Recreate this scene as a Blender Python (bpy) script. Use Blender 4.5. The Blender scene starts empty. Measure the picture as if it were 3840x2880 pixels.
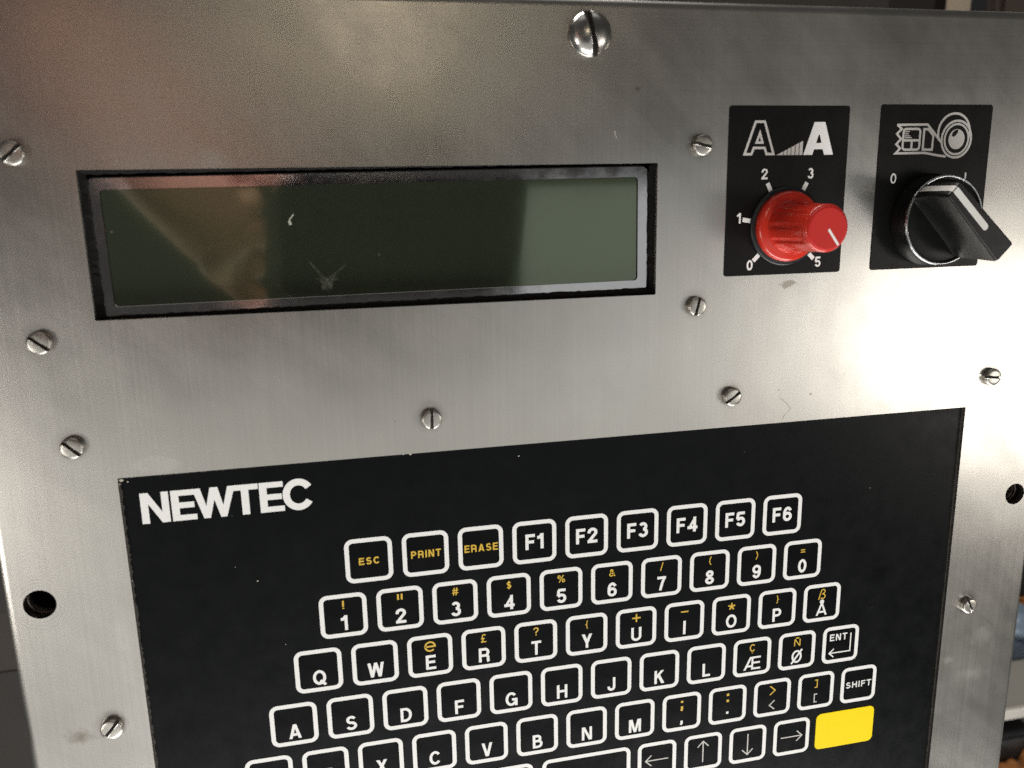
import bpy, bmesh, math, random
from mathutils import Vector, Matrix
random.seed(7)
sc = bpy.context.scene
COL = sc.collection
MM = 0.001

def W(x, y, z=0.0):
    """panel millimetres (x right, y up, z out of the panel) -> world metres"""
    return Vector((x * MM, -z * MM, y * MM))

# ------------------------------------------------------------------ camera
CAMPOS = (-6.3131, 116.5492, 260.7094)
RIGHT = (0.9761377, -0.0204335, 0.2161888)
UP = (0.0667922, 0.9755517, -0.2093745)
BACK = (-0.2066251, 0.2188181, 0.9536376)
def D3(v):
    return Vector((v[0], -v[2], v[1]))
cam = bpy.data.cameras.new("camera")
cam.sensor_width = 36.0
cam.lens = 3091.026 / 3840 * 36.0
cam.clip_start = 0.005
cam.clip_end = 30
cam.dof.use_dof = True
cam.dof.focus_distance = 0.315
cam.dof.aperture_fstop = 15.0
cam_o = bpy.data.objects.new("camera", cam)
COL.objects.link(cam_o)
m = Matrix.Identity(4)
for i, ax in enumerate((RIGHT, UP, BACK)):
    a = D3(ax)
    for r in range(3):
        m[r][i] = a[r]
p = W(*CAMPOS)
for r in range(3):
    m[r][3] = p[r]
cam_o.matrix_world = m
sc.camera = cam_o

# ------------------------------------------------------------------ world + view
w = bpy.data.worlds.new("World")
sc.world = w
w.use_nodes = True
bg = w.node_tree.nodes["Background"]
bg.inputs[0].default_value = (1.0, 0.97, 0.93, 1)
bg.inputs[1].default_value = 0.05
sc.view_settings.view_transform = 'Standard'
sc.view_settings.look = 'None'
sc.view_settings.exposure = 0.0
sc.view_settings.gamma = 1.0
sc.cycles.use_denoising = False
sc.cycles.denoiser = 'OPENIMAGEDENOISE'
sc.cycles.denoising_input_passes = 'RGB'

# ------------------------------------------------------------------ lamps of the workshop and added fill lights
def lamp(name, at, direction, dist, sx, sy, radiance, colour, roll=0.0):
    d = Vector(direction).normalized()
    pos = Vector(at) + d * dist
    L = bpy.data.lights.new(name, 'AREA')
    L.shape = 'RECTANGLE'
    L.size = sx * MM
    L.size_y = sy * MM
    L.energy = radiance * math.pi * (sx * MM) * (sy * MM)
    L.color = colour
    o = bpy.data.objects.new(name, L)
    COL.objects.link(o)
    o.location = W(*pos)
    q = (-D3(d)).to_track_quat('-Z', 'Y')
    o.rotation_mode = 'QUATERNION'
    o.rotation_quaternion = q @ Matrix.Rotation(roll, 3, 'Z').to_quaternion()
    return o
lamp("work_lamp", (243, 45, 0), (.705, -.165, .69), 1300, 430, 320, 7.6, (1.0, .94, .86))
lamp("broad_fill", (76, 60, 0), (-.07, -.47, .88), 2200, 2900, 1300, 0.54, (1.0, .985, .935))  # added broad fill that brightens the steel, no real window
lamp("side_light", (90, 106, 0), (.47, -.14, .87), 1700, 1000, 560, 0.45, (.95, .99, 1.0))
lamp("far_lamp", (48, 172, 0), (.057, .215, .975), 1900, 190, 230, 5.0, (1.0, .85, .62))
lamp("left_lamp", (-100, -60, 0), (-.62, -.22, .75), 1500, 360, 380, 10.5, (1.0, .955, .89))
lamp("lower_fill", (76, 60, 0), (.12, -.88, .42), 1600, 1700, 600, 10.0, (.99, .99, .96))  # added fill from below for the white ink and knobs
lamp("ceiling_lamp", (76, 60, 0), (.10, .95, .30), 1700, 1700, 700, 0.6, (1.0, .97, .93))
lamp("hand_fill_behind", (0, 0, 200), (-.10, .90, -.42), 1600, 1300, 500, 15.0, (1.0, .95, .90))  # added behind the panel to brighten the mirrored hand

# ------------------------------------------------------------------ materials
def nodes_of(name):
    mat = bpy.data.materials.new(name)
    mat.use_nodes = True
    nt = mat.node_tree
    return mat, nt, nt.nodes["Principled BSDF"]
def N(nt, kind, **kw):
    n = nt.nodes.new(kind)
    for k, v in kw.items():
        setattr(n, k, v)
    return n
def coords(nt, scale=(1, 1, 1), rot=(0, 0, 0)):
    tc = N(nt, 'ShaderNodeTexCoord')
    mp = N(nt, 'ShaderNodeMapping')
    mp.inputs['Scale'].default_value = scale
    mp.inputs['Rotation'].default_value = rot
    nt.links.new(tc.outputs['Object'], mp.inputs['Vector'])
    return mp.outputs['Vector']
def noise(nt, vec, scale, detail=3, rough=0.6):
    n = N(nt, 'ShaderNodeTexNoise')
    n.inputs['Scale'].default_value = scale
    n.inputs['Detail'].default_value = detail
    n.inputs['Roughness'].default_value = rough
    nt.links.new(vec, n.inputs['Vector'])
    return n.outputs['Fac']
def remap(nt, v, a, b, c, d):
    n = N(nt, 'ShaderNodeMapRange')
    n.inputs[1].default_value = a; n.inputs[2].default_value = b
    n.inputs[3].default_value = c; n.inputs[4].default_value = d
    nt.links.new(v, n.inputs[0])
    return n.outputs[0]
def math_(nt, op, a, b=None):
    n = N(nt, 'ShaderNodeMath', operation=op)
    for i, v in enumerate((a, b)):
        if v is None: continue
        if isinstance(v, (int, float)): n.inputs[i].default_value = v
        else: nt.links.new(v, n.inputs[i])
    return n.outputs[0]
def mixc(nt, f, a, b):
    n = N(nt, 'ShaderNodeMix', data_type='RGBA')
    for i, v in ((0, f), (6, a), (7, b)):
        if isinstance(v, (int, float)): n.inputs[i].default_value = v
        elif isinstance(v, tuple): n.inputs[i].default_value = v + (1,) if len(v) == 3 else v
        else: nt.links.new(v, n.inputs[i])
    return n.outputs[2]
def bump(nt, b, h, strength, dist):
    n = N(nt, 'ShaderNodeBump')
    n.inputs['Strength'].default_value = strength
    n.inputs['Distance'].default_value = dist
    nt.links.new(h, n.inputs['Height'])
    nt.links.new(n.outputs[0], b.inputs['Normal'])
def simple(name, col, rough, metal=0.0, var=0.12, scale=400, spec=0.5, coat=0.0, bmp=0.0):
    mat, nt, b = nodes_of(name)
    v = coords(nt)
    f = noise(nt, v, scale, 4)
    lo = tuple(c * (1 - var) for c in col); hi = tuple(min(1, c * (1 + var)) for c in col)
    nt.links.new(mixc(nt, f, lo, hi), b.inputs['Base Color'])
    f2 = noise(nt, v, scale * 0.35, 5)
    nt.links.new(remap(nt, f2, .25, .75, max(.02, rough - .08), rough + .08), b.inputs['Roughness'])
    b.inputs['Metallic'].default_value = metal
    b.inputs['Specular IOR Level'].default_value = spec
    b.inputs['Coat Weight'].default_value = coat
    b.inputs['Coat Roughness'].default_value = 0.06
    if bmp: bump(nt, b, f, bmp, 0.0002)
    return mat

def brushed_steel():
    mat, nt, b = nodes_of("brushed_stainless_steel")
    tc = N(nt, 'ShaderNodeTexCoord')
    pos = tc.outputs['Object']
    sep = N(nt, 'ShaderNodeSeparateXYZ'); nt.links.new(pos, sep.inputs[0])
    # two directions of hand finishing, blended by broad patches
    vert = noise(nt, coords(nt, (1, 1, .010), (0, .10, 0)), 1100, 2, .55)
    vert2 = noise(nt, coords(nt, (1, 1, .012), (0, -.05, 0)), 260, 2, .5)
    horz = noise(nt, coords(nt, (.010, 1, 1), (0, .05, 0)), 1100, 2, .55)
    diag = noise(nt, coords(nt, (1, 1, .02), (0, .62, 0)), 700, 2, .5)
    patch = noise(nt, pos, 14, 3, .5)
    patch2 = noise(nt, coords(nt, (1, 1, 1), (.3, .2, .1)), 22, 2, .5)
    cloud = noise(nt, pos, 34, 5, .62)
    grain = noise(nt, pos, 1300, 2, .6)
    top = remap(nt, sep.outputs[2], .120, .165, 0, 1)
    mf = N(nt, 'ShaderNodeMix'); nt.links.new(math_(nt, 'MULTIPLY', top, .8), mf.inputs[0]); nt.links.new(vert, mf.inputs[2]); nt.links.new(horz, mf.inputs[3])
    streak = math_(nt, 'ADD', math_(nt, 'MULTIPLY', mf.outputs[0], .72), math_(nt, 'MULTIPLY', vert2, .28))
    # smudges: (x, y, rx, ry) mm, strength of matt grease, tint
    def blob(x, y, rx, ry, soft=.5, ns=260, amp=.9):
        dx = math_(nt, 'MULTIPLY', math_(nt, 'SUBTRACT', sep.outputs[0], x * MM), 1 / (rx * MM))
        dy = math_(nt, 'MULTIPLY', math_(nt, 'SUBTRACT', sep.outputs[2], y * MM), 1 / (ry * MM))
        d = math_(nt, 'SQRT', math_(nt, 'ADD', math_(nt, 'MULTIPLY', dx, dx), math_(nt, 'MULTIPLY', dy, dy)))
        n = noise(nt, pos, ns, 4, .65)
        d = math_(nt, 'ADD', d, math_(nt, 'MULTIPLY', math_(nt, 'SUBTRACT', n, .5), amp))
        return remap(nt, d, 1.0, 1.0 - soft, 0, 1)
    pale = None
    for a in ((-37.5, 129.5, 6, 4.5, .8, 200, 1.2), (-62.5, 39, 8, 3.2, .25, 180, .7), (231, -72, 3, 2, .6, 420, 2.4), (246, -63, 7, 6, .8, 220, 2.0),
              (243, -80, 8, 4, .9, 200, 2.2), (-79, 151, 1.1, 1.1, .7, 200, .4), (100, 120, 12, 5, 1.0, 160, 1.6), (182, 82, 3, 1.5, .7, 260, 2), (-78, -20, 5, 14, 1.0, 160, 1.6)):
        f = blob(*a)
        pale = f if pale is None else math_(nt, 'MAXIMUM', pale, f)
    dirt = None
    for a in ((149.5, 85.6, 3.2, 1.5, .3, 420, 2.6), (93, 150, 1.2, .9, .8, 300, 1), (160.8, 45.4, .8, .6, .5, 500, 1.5), (148, 47.8, .5, .35, .5, 500, 1.2), (11, 47, .35, .3, .5, 500, 1), (-95, -50, 5, 3, 1.0, 320, 3.0)):
        f = blob(*a)
        dirt = f if dirt is None else math_(nt, 'MAXIMUM', dirt, f)
    # soft shade painted round the small screws, then tight grime at every head
    shade_halo = None
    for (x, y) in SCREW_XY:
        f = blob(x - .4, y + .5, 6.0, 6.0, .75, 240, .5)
        shade_halo = f if shade_halo is None else math_(nt, 'MAXIMUM', shade_halo, f)
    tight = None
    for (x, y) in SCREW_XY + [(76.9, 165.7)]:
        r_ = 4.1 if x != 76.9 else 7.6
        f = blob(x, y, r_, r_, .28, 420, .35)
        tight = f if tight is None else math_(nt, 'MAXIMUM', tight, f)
    # scuffed rings round the two mounting holes
    ring = None
    for (x, y) in ((-100.86, -2.95), (254.14, -2.14)):
        dx = math_(nt, 'SUBTRACT', sep.outputs[0], x * MM); dy = math_(nt, 'SUBTRACT', sep.outputs[2], y * MM)
        d = math_(nt, 'SQRT', math_(nt, 'ADD', math_(nt, 'MULTIPLY', dx, dx), math_(nt, 'MULTIPLY', dy, dy)))
        s = math_(nt, 'SINE', math_(nt, 'MULTIPLY', d, 2 * math.pi / (1.15 * MM)))
        lim = math_(nt, 'MULTIPLY', remap(nt, d, 10.0 * MM, 9.0 * MM, 0, 1), remap(nt, d, 5.0 * MM, 6.0 * MM, 0, 1))
        part = remap(nt, noise(nt, pos, 130, 2), .42, .6, 0, 1)
        f = math_(nt, 'MULTIPLY', math_(nt, 'MULTIPLY', remap(nt, s, .1, 1, 0, 1), lim), part)
        ring = f if ring is None else math_(nt, 'MAXIMUM', ring, f)
    base = mixc(nt, remap(nt, streak, .25, .75, 0, 1), (.575, .555, .52), (.625, .605, .565))
    base = mixc(nt, remap(nt, cloud, .35, .7, 0, .6), base, (.52, .505, .47))
    base = mixc(nt, remap(nt, grain, .3, .7, 0, .09), base, (.36, .345, .33))
    base = mixc(nt, math_(nt, 'MULTIPLY', pale, .11), base, (.72, .71, .68))
    base = mixc(nt, math_(nt, 'MULTIPLY', shade_halo, .42), base, (.24, .22, .21))
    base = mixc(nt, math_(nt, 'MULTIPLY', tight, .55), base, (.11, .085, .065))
    base = mixc(nt, math_(nt, 'MULTIPLY', ring, .25), base, (.22, .21, .20))
    base = mixc(nt, math_(nt, 'MULTIPLY', dirt, .6), base, (.20, .165, .12))
    nt.links.new(base, b.inputs['Base Color'])
    b.inputs['Metallic'].default_value = 1.0
    r = remap(nt, streak, .3, .7, .285, .308)
    r = math_(nt, 'ADD', r, remap(nt, cloud, .3, .7, -.025, .035))
    r = math_(nt, 'ADD', r, remap(nt, patch, .3, .7, -.035, .045))
    r = math_(nt, 'ADD', r, math_(nt, 'MULTIPLY', pale, .035))
    nt.links.new(r, b.inputs['Roughness'])
    b.inputs['Anisotropic'].default_value = 0.32
    tg = N(nt, 'ShaderNodeCombineXYZ'); tg.inputs[0].default_value = 1.0
    nt.links.new(tg.outputs[0], b.inputs['Tangent'])
    # the sheet is not quite flat: broad shallow waves
    tcw = coords(nt, (1, 1, 1), (0, -.75, 0))
    mpw = N(nt, 'ShaderNodeMapping'); mpw.inputs['Scale'].default_value = (.18, 1, 1); nt.links.new(tcw, mpw.inputs['Vector'])
    wipe = noise(nt, mpw.outputs['Vector'], 70, 4, .6)
    r2 = math_(nt, 'ADD', r, remap(nt, wipe, .35, .65, -.018, .018))
    nt.links.new(r2, b.inputs['Roughness'])
    wave = noise(nt, coords(nt, (1, 1, .8)), 26, 2, .45)
    bump(nt, b, wave, 1.0, .00026)
    return mat

def dusty_black(name, col, rough, dust=1.0, spec=.5):
    mat, nt, b = nodes_of(name)
    v = coords(nt)
    vo = N(nt, 'ShaderNodeTexVoronoi'); vo.inputs['Scale'].default_value = 130
    nt.links.new(v, vo.inputs['Vector'])
    keep = noise(nt, v, 60, 2)
    speck = math_(nt, 'MULTIPLY', remap(nt, vo.outputs['Distance'], .045, .025, 0, 1), remap(nt, keep, .56, .60, 0, 1))
    film = remap(nt, noise(nt, v, 90, 5, .7), .5, .85, 0, .004)
    c = mixc(nt, film, col, (.30, .30, .28))
    c = mixc(nt, math_(nt, 'MULTIPLY', speck, (.32 * dust)), c, (.7, .7, .66))
    nt.links.new(c, b.inputs['Base Color'])
    nt.links.new(remap(nt, noise(nt, v, 120, 5), .3, .7, rough - .05, rough + .07), b.inputs['Roughness'])
    b.inputs['Specular IOR Level'].default_value = spec
    bump(nt, b, noise(nt, v, 1500, 2), .05, .0001)
    return mat

SCREWS = [  # x, y, slot angle, size, label
    (-89.75, 131.7, 42, 1.0, "slotted screw near the upper left corner of the display, cut by the photo's edge"),
    (-89.85, 78.7, -40, 1.0, "slotted screw below the lower left corner of the display, slot sloping down to the right"),
    (-85.15, 46.6, -45, 1.0, "slotted screw up and left of the keypad's dirty top corner"),
    (-85.2, -48.3, 50, 1.0, "slotted screw left of the keypad's A key, below the open round hole"),
    (22.8, 47.1, 88, 1.0, "slotted screw above the keypad with its slot upright, between display and keypad"),
    (129.3, 47.0, 36, 1.0, "slotted screw above the keypad and under the red dial's plate, slot tilted"),
    (115.3, 132.5, -14, .98, "slotted screw beside the two letters A, slot nearly level"),
    (114.85, 79.7, 76, .98, "slotted screw right of the display's lower corner, slot steep"),
    (236.5, 47.0, -5, .98, "slotted screw in the glare right of the keypad's top corner"),
    (237.2, -47.7, -62, .95, "slotted screw on the steel strip right of the keypad, below the round hole"),
]
SCREW_XY = [(s[0], s[1]) for s in SCREWS]

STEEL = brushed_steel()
SCREW = simple("screw_steel", (.50, .48, .44), .36, 1.0, .15, 900, bmp=.1)
DOMEST = simple("polished_screw_steel", (.50, .485, .46), .27, 1.0, .10, 700, bmp=.05)
SLOT = simple("slot_grime", (.03, .025, .02), .7, 0, .4, 900)
FOAM_AND_SHADE = simple("black_foam_and_bezel_shade", (.007, .006, .0055), .9, 0, .5, 700, spec=.2, bmp=.8)
BEZEL = simple("bezel_metal", (.66, .64, .64), .085, 1.0, .08, 300, bmp=.03)
BLACKP = dusty_black("membrane_black", (.0020, .0025, .0031), .34, spec=.11)
KEYBLK = dusty_black("key_black", (.0021, .0024, .0030), .31, .5, spec=.09)
LABELBLK = dusty_black("plate_black", (.0055, .0052, .0052), .34, .4, spec=.16)
WHITE = simple("white_ink", (.90, .89, .87), .42, 0, .05, 600)
GREYINK = simple("pale_grey_ink", (.60, .58, .55), .45, 0, .08, 600)
YELLOW = simple("ochre_ink", (.72, .46, .035), .45, 0, .08, 600)
YKEY = simple("yellow_key_ink", (1.0, .75, .003), .45, 0, .03, 600, spec=.15)
RED = simple("red_plastic", (.56, .030, .016), .22, 0, .08, 300, coat=.15, bmp=.06)
REDCAP = simple("red_cap_plastic", (.54, .024, .021), .45, 0, .06, 400, spec=.22, bmp=.06)
RUBBER = simple("black_rubber", (.012, .012, .013), .35, 0, .3, 500)
KNOBBLK = simple("black_knob_plastic", (.0040, .0039, .0038), .40, 0, .35, 350, spec=.24, bmp=.15)
CHROME = simple("scratched_chrome", (.40, .41, .42), .24, 1.0, .35, 500, bmp=.5)
DARKIN = simple("dark_interior", (.012, .011, .010), .7, 0, .3, 200)
SLEEVE = simple("dark_threaded_metal", (.14, .12, .11), .4, 1.0, .3, 400)

def lcd_material():
    mat, nt, b = nodes_of("lcd_glass")
    v = coords(nt)
    f = noise(nt, v, 18, 4)
    c = mixc(nt, f, (.130, .158, .100), (.160, .190, .122))
    # a pale chemical star-shaped fleck and dust on the glass
    vo = N(nt, 'ShaderNodeTexVoronoi'); vo.inputs['Scale'].default_value = 75
    nt.links.new(v, vo.inputs['Vector'])
    speck = math_(nt, 'MULTIPLY', remap(nt, vo.outputs['Distance'], .045, .02, 0, 1), remap(nt, noise(nt, v, 45, 2), .56, .6, 0, 1))
    c = mixc(nt, math_(nt, 'MULTIPLY', speck, .5), c, (.7, .7, .62))
    nt.links.new(c, b.inputs['Base Color'])
    b.inputs['Metallic'].default_value = .86
    nt.links.new(remap(nt, noise(nt, v, 50, 4), .3, .7, .06, .09), b.inputs['Roughness'])
    b.inputs['Coat Weight'].default_value = 0.9
    b.inputs['Coat Roughness'].default_value = 0.03
    return mat
LCD = lcd_material()
def splash_mat():
    mat, nt, b = nodes_of("dried_splash_film")
    b.inputs['Base Color'].default_value = (.42, .43, .36, 1); b.inputs['Roughness'].default_value = .7
    v = coords(nt)
    nt.links.new(remap(nt, noise(nt, v, 900, 3), .35, .75, .0, .15), b.inputs['Alpha'])
    return mat
SPLASH = splash_mat()
FLECK = simple("dried_fleck", (.42, .42, .36), .6, 0, .3, 900)

# ------------------------------------------------------------------ mesh helpers
class MB:
    def __init__(s): s.v = []; s.f = []; s.sm = []
    def add(s, pts): 
        i = len(s.v); s.v += [tuple(p) for p in pts]; return i
    def face(s, idx, smooth=False): s.f.append(tuple(idx)); s.sm.append(smooth)
    def poly(s, pts, z):
        a = sum(pts[i][0] * pts[(i + 1) % len(pts)][1] - pts[(i + 1) % len(pts)][0] * pts[i][1] for i in range(len(pts)))
        if a < 0: pts = pts[::-1]
        i = s.add([(x, y, z) for x, y in pts]); s.face(range(i, i + len(pts)))
    def loops(s, loops, smooth=True, cap_end=False, cap_start=False, closed=True):
        """connect successive equal-length loops of 3-d points"""
        n = len(loops[0]); st = [s.add(l) for l in loops]
        for a, b in zip(st, st[1:]):
            for k in range(n if closed else n - 1):
                k2 = (k + 1) % n
                s.face((a + k, a + k2, b + k2, b + k), smooth)
        if cap_end: s.face(range(st[-1], st[-1] + n))
        if cap_start: s.face(range(st[0] + n - 1, st[0] - 1, -1))
    def lathe(s, prof, n=64, mod=None, cap_end=True, smooth=True, cx=0, cy=0):
        ls = []
        for r, z in prof:
            ls.append([(cx + r * (mod(t, z) if mod else 1) * math.cos(t), cy + r * (mod(t, z) if mod else 1) * math.sin(t), z)
                       for t in (2 * math.pi * k / n for k in range(n))])
        s.loops(ls, smooth, cap_end)
    def prism(s, pts, z0, z1, bev=0.0):
        a = sum(pts[i][0] * pts[(i + 1) % len(pts)][1] - pts[(i + 1) % len(pts)][0] * pts[i][1] for i in range(len(pts)))
        if a < 0: pts = pts[::-1]
        ls = [[(x, y, z0) for x, y in pts]]
        if bev:
            ls.append([(x, y, z1 - bev) for x, y in pts])
            q = inset(pts, bev); ls.append([(x, y, z1) for x, y in q])
        else: ls.append([(x, y, z1) for x, y in pts])
        s.loops(ls, False, True)
    def box(s, x0, x1, y0, y1, z0, z1):
        s.loops([[(x0, y0, z0), (x1, y0, z0), (x1, y1, z0), (x0, y1, z0)], [(x0, y0, z1), (x1, y0, z1), (x1, y1, z1), (x0, y1, z1)]], False, True, True)
    def stroke(s, pts, wd, z, closed=False):
        q = [pts[0]]
        for p_ in pts[1:]:
            if math.hypot(p_[0] - q[-1][0], p_[1] - q[-1][1]) > 1e-4: q.append(p_)
        if math.hypot(q[0][0] - q[-1][0], q[0][1] - q[-1][1]) < 1e-4 and len(q) > 2: q.pop(); closed = True
        pts = q
        n = len(pts); h = wd / 2; L = []; Rr = []
        for i in range(n):
            p0 = pts[i - 1] if (i > 0 or closed) else None
            p1 = pts[(i + 1) % n] if (i < n - 1 or closed) else None
            x, y = pts[i]
            def unit(a, b):
                dx, dy = b[0] - a[0], b[1] - a[1]; l = math.hypot(dx, dy) or 1e-9; return dx / l, dy / l
            if p0 is None: d = unit(pts[i], p1); nx, ny = -d[1], d[0]; k = 1
            elif p1 is None: d = unit(p0, pts[i]); nx, ny = -d[1], d[0]; k = 1
            else:
                a = unit(p0, pts[i]); b = unit(pts[i], p1)
                nx, ny = -(a[1] + b[1]), a[0] + b[0]; l = math.hypot(nx, ny) or 1e-9; nx /= l; ny /= l
                c = nx * -a[1] + ny * a[0]; k = 1 / max(c, .35)
            L.append((x + nx * h * k, y + ny * h * k, z)); Rr.append((x - nx * h * k, y - ny * h * k, z))
        a = s.add(L); b = s.add(Rr)
        for i in range(n if closed else n - 1):
            j = (i + 1) % n
            s.face((b + i, b + j, a + j, a + i))
    def mesh(s, name, mat):
        me = bpy.data.meshes.new(name)
        me.from_pydata([W(*v) for v in s.v], [], s.f)
        # W maps (x,y,z)->(x,-z,y): a proper rotation, so the winding is kept
        for p_, k in zip(me.polygons, s.sm): p_.use_smooth = k
        me.materials.append(mat); me.update()
        return me
    def build(s, name, mat, parent=None, loc=None, rot=0.0):
        return link(s.mesh(name, mat), name, parent, loc, rot)
def link(me, name, parent=None, loc=None, rot=0.0):
    o = bpy.data.objects.new(name, me); COL.objects.link(o)
    if parent is not None: o.parent = parent
    if loc: o.location = W(*loc)
    o.rotation_euler = (0, -math.radians(rot), 0)
    return o
def thing(name, label, cat, loc=(0, 0, 0), rot=0.0, group=None):
    o = link(None, name, None, loc, rot)
    o.empty_display_size = .005
    o['label'] = label; o['category'] = cat
    if group: o['group'] = group
    return o
def inset(pts, d):
    n = len(pts); out = []
    for i in range(n):
        p0, p1, p2 = pts[i - 1], pts[i], pts[(i + 1) % n]
        def nrm(a, b):
            dx, dy = b[0] - a[0], b[1] - a[1]; l = math.hypot(dx, dy) or 1e-9; return -dy / l, dx / l
        a = nrm(p0, p1); b = nrm(p1, p2)
        mx, my = a[0] + b[0], a[1] + b[1]; l2 = mx * mx + my * my or 1e-9
        out.append((p1[0] + 2 * d * mx / l2, p1[1] + 2 * d * my / l2))
    return out
def rrect(x0, x1, y0, y1, r, n=6):
    pts = []
    for cx, cy, a0 in ((x1 - r, y1 - r, 0), (x0 + r, y1 - r, 90), (x0 + r, y0 + r, 180), (x1 - r, y0 + r, 270)):
        for k in range(n + 1):
            a = math.radians(a0 + 90 * k / n); pts.append((cx + r * math.cos(a), cy + r * math.sin(a)))
    return pts
def circ(cx, cy, rx, ry=None, a0=0, a1=360, n=40):
    ry = rx if ry is None else ry
    return [(cx + rx * math.cos(math.radians(a0 + (a1 - a0) * k / n)), cy + ry * math.sin(math.radians(a0 + (a1 - a0) * k / n))) for k in range(n + 1)]

# ------------------------------------------------------------------ stroke lettering (cap height 1)
def glyph(ch, w):
    """-> (strokes, polygons, width); strokes are centre lines"""
    a = w / 2; t = 1 - a; b = a; S = []; P = []
    def arc(cx, cy, rx, ry, a0, a1, n=14): return circ(cx, cy, rx, ry, a0, a1, n)
    def leg(x0, x1, y0=0, y1=1, k=1.06):
        h = w * k / 2; P.append([(x0 - h, y0), (x0 + h, y0), (x1 + h, y1), (x1 - h, y1)])
    if ch in 'AÅ':
        W_ = .76; leg(w * .53, W_ / 2 - w * .05); leg(W_ - w * .53, W_ / 2 + w * .05); S.append([(.18, .28), (W_ - .18, .28)])
        if ch == 'Å':
            for L in (S, P):
                for q in range(len(L)): L[q] = [(x, y * .80) for x, y in L[q]]
            S.append(arc(W_ / 2, .91, .085, .085, 0, 360, 14))
    elif ch == 'B':
        W_ = .68; m_ = .53; ru = (t - m_) / 2; rl = (m_ - b) / 2
        S += [[(a, 0), (a, 1)], [(a, t), (.60 - a - ru, t)] + arc(.60 - a - ru, (t + m_) / 2, ru, ru, 90, -90) + [(a, m_)],
              [(a, m_), (W_ - a - rl, m_)] + arc(W_ - a - rl, (m_ + b) / 2, rl, rl, 90, -90) + [(a, b)]]
    elif ch in 'CÇ':
        W_ = .76; S.append(arc(.38, .5, .38 - a, .5 - a, 36, 324, 24))
        if ch == 'Ç': S.append([(.38, 0), (.38, -.1)] + arc(.36, -.15, .08, .06, 80, -120, 6))
    elif ch == 'D':
        W_ = .72; S += [[(a, 0), (a, 1)], [(a, t), (.30, t)] + arc(.30, .5, W_ - a - .30, .5 - a, 90, -90, 18) + [(a, b)]]
    elif ch == 'E':
        W_ = .64; S += [[(a, 0), (a, 1)], [(a, t), (W_, t)], [(a, .52), (W_ * .93, .52)], [(a, b), (W_ * 1.02, b)]]
    elif ch == 'F':
        W_ = .60; S += [[(a, 0), (a, 1)], [(a, t), (W_, t)], [(a, .50), (W_ * .90, .50)]]
    elif ch == 'G':
        W_ = .80; S += [arc(.39, .5, .39 - a, .5 - a, 38, 328, 24), [(W_ - a, 0), (W_ - a, .46), (.43, .46)]]
    elif ch == 'H':
        W_ = .72; S += [[(a, 0), (a, 1)], [(W_ - a, 0), (W_ - a, 1)], [(a, .53), (W_ - a, .53)]]
    elif ch == 'I': W_ = w; S.append([(a, 0), (a, 1)])
    elif ch == 'J':
        W_ = .56; S.append([(W_ - a, 1), (W_ - a, .3)] + arc(W_ / 2, .28, W_ / 2 - a, .28 - a, 0, -180, 14) + [(a, .34)])
    elif ch == 'K':
        W_ = .74; S.append([(a, 0), (a, 1)]); P.append([(a, .30), (a, .56), (W_ - .04 - w * 1.3, 1), (W_ - .04, 1)]); P.append([(.26, .50), (.40, .66), (W_, 0), (W_ - w * 1.3, 0)])
    elif ch == 'L': W_ = .58; S += [[(a, 0), (a, 1)], [(a, b), (W_, b)]]
    elif ch == 'M':
        W_ = .88; S += [[(a, 0), (a, 1)], [(W_ - a, 0), (W_ - a, 1)]]
        P.append([(w * .3, 1), (w * 1.45, 1), (W_ / 2 + w * .45, 0), (W_ / 2 - w * .5, 0)]); P.append([(W_ - w * .3, 1), (W_ - w * 1.45, 1), (W_ / 2 - w * .45, 0), (W_ / 2 + w * .5, 0)])
    elif ch in 'NÑ':
        W_ = .72; S += [[(a, 0), (a, 1)], [(W_ - a, 0), (W_ - a, 1)]]; P.append([(w * .2, 1), (w * 1.25, 1), (W_ - w * .2, 0), (W_ - w * 1.25, 0)])
        if ch == 'Ñ':
            for L in (S, P):
                for q in range(len(L)): L[q] = [(x, y * .80) for x, y in L[q]]
            S.append([(.16, .89), (.28, .95), (.44, .89), (.56, .95)])
    elif ch in 'OØQ':
        W_ = .80; S.append(arc(.40, .5, .40 - a, .5 - a, 0, 360, 28))
        if ch == 'Ø': S.append([(.0, -.04), (.80, 1.04)])
        if ch == 'Q': S.append([(.44, .30), (.76, -.03)])
    elif ch == 'P' or ch == 'R':
        W_ = .68 if ch == 'P' else .72; m_ = .46; r = (t - m_) / 2
        S += [[(a, 0), (a, 1)], [(a, t), (W_ - a - r - .02, t)] + arc(W_ - a - r - .02, (t + m_) / 2, r, r, 90, -90) + [(a, m_)]]
        if ch == 'R': S.append([(.36, m_)] + arc(W_ - a - .16, m_ - .14, .13, .14, 90, 0, 6) + [(W_ - a - .03, .1), (W_ - a + .01, 0)])
    elif ch == 'S' or ch == '$':
        W_ = .68; ru = (t - .515) / 2; rl = (.515 - b) / 2
        S.append(arc(.34, .515 + ru, .31 - a, ru, 22, 270, 18) + arc(.34, b + rl, .34 - a, rl, 90, -160, 18))
        if ch == '$': S.append([(.34, -.12), (.34, 1.12)])
    elif ch == 'T': W_ = .66; S += [[(W_ / 2, 0), (W_ / 2, 1)], [(0, t), (W_, t)]]
    elif ch == 'U':
        W_ = .72; S.append([(a, 1), (a, .34)] + arc(W_ / 2, .34, W_ / 2 - a, .34 - a, 180, 360, 18) + [(W_ - a, 1)])
    elif ch == 'V': W_ = .72; leg(W_ / 2 - w * .05, w * .53); leg(W_ / 2 + w * .05, W_ - w * .53)
    elif ch == 'W':
        W_ = 1.02
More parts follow.
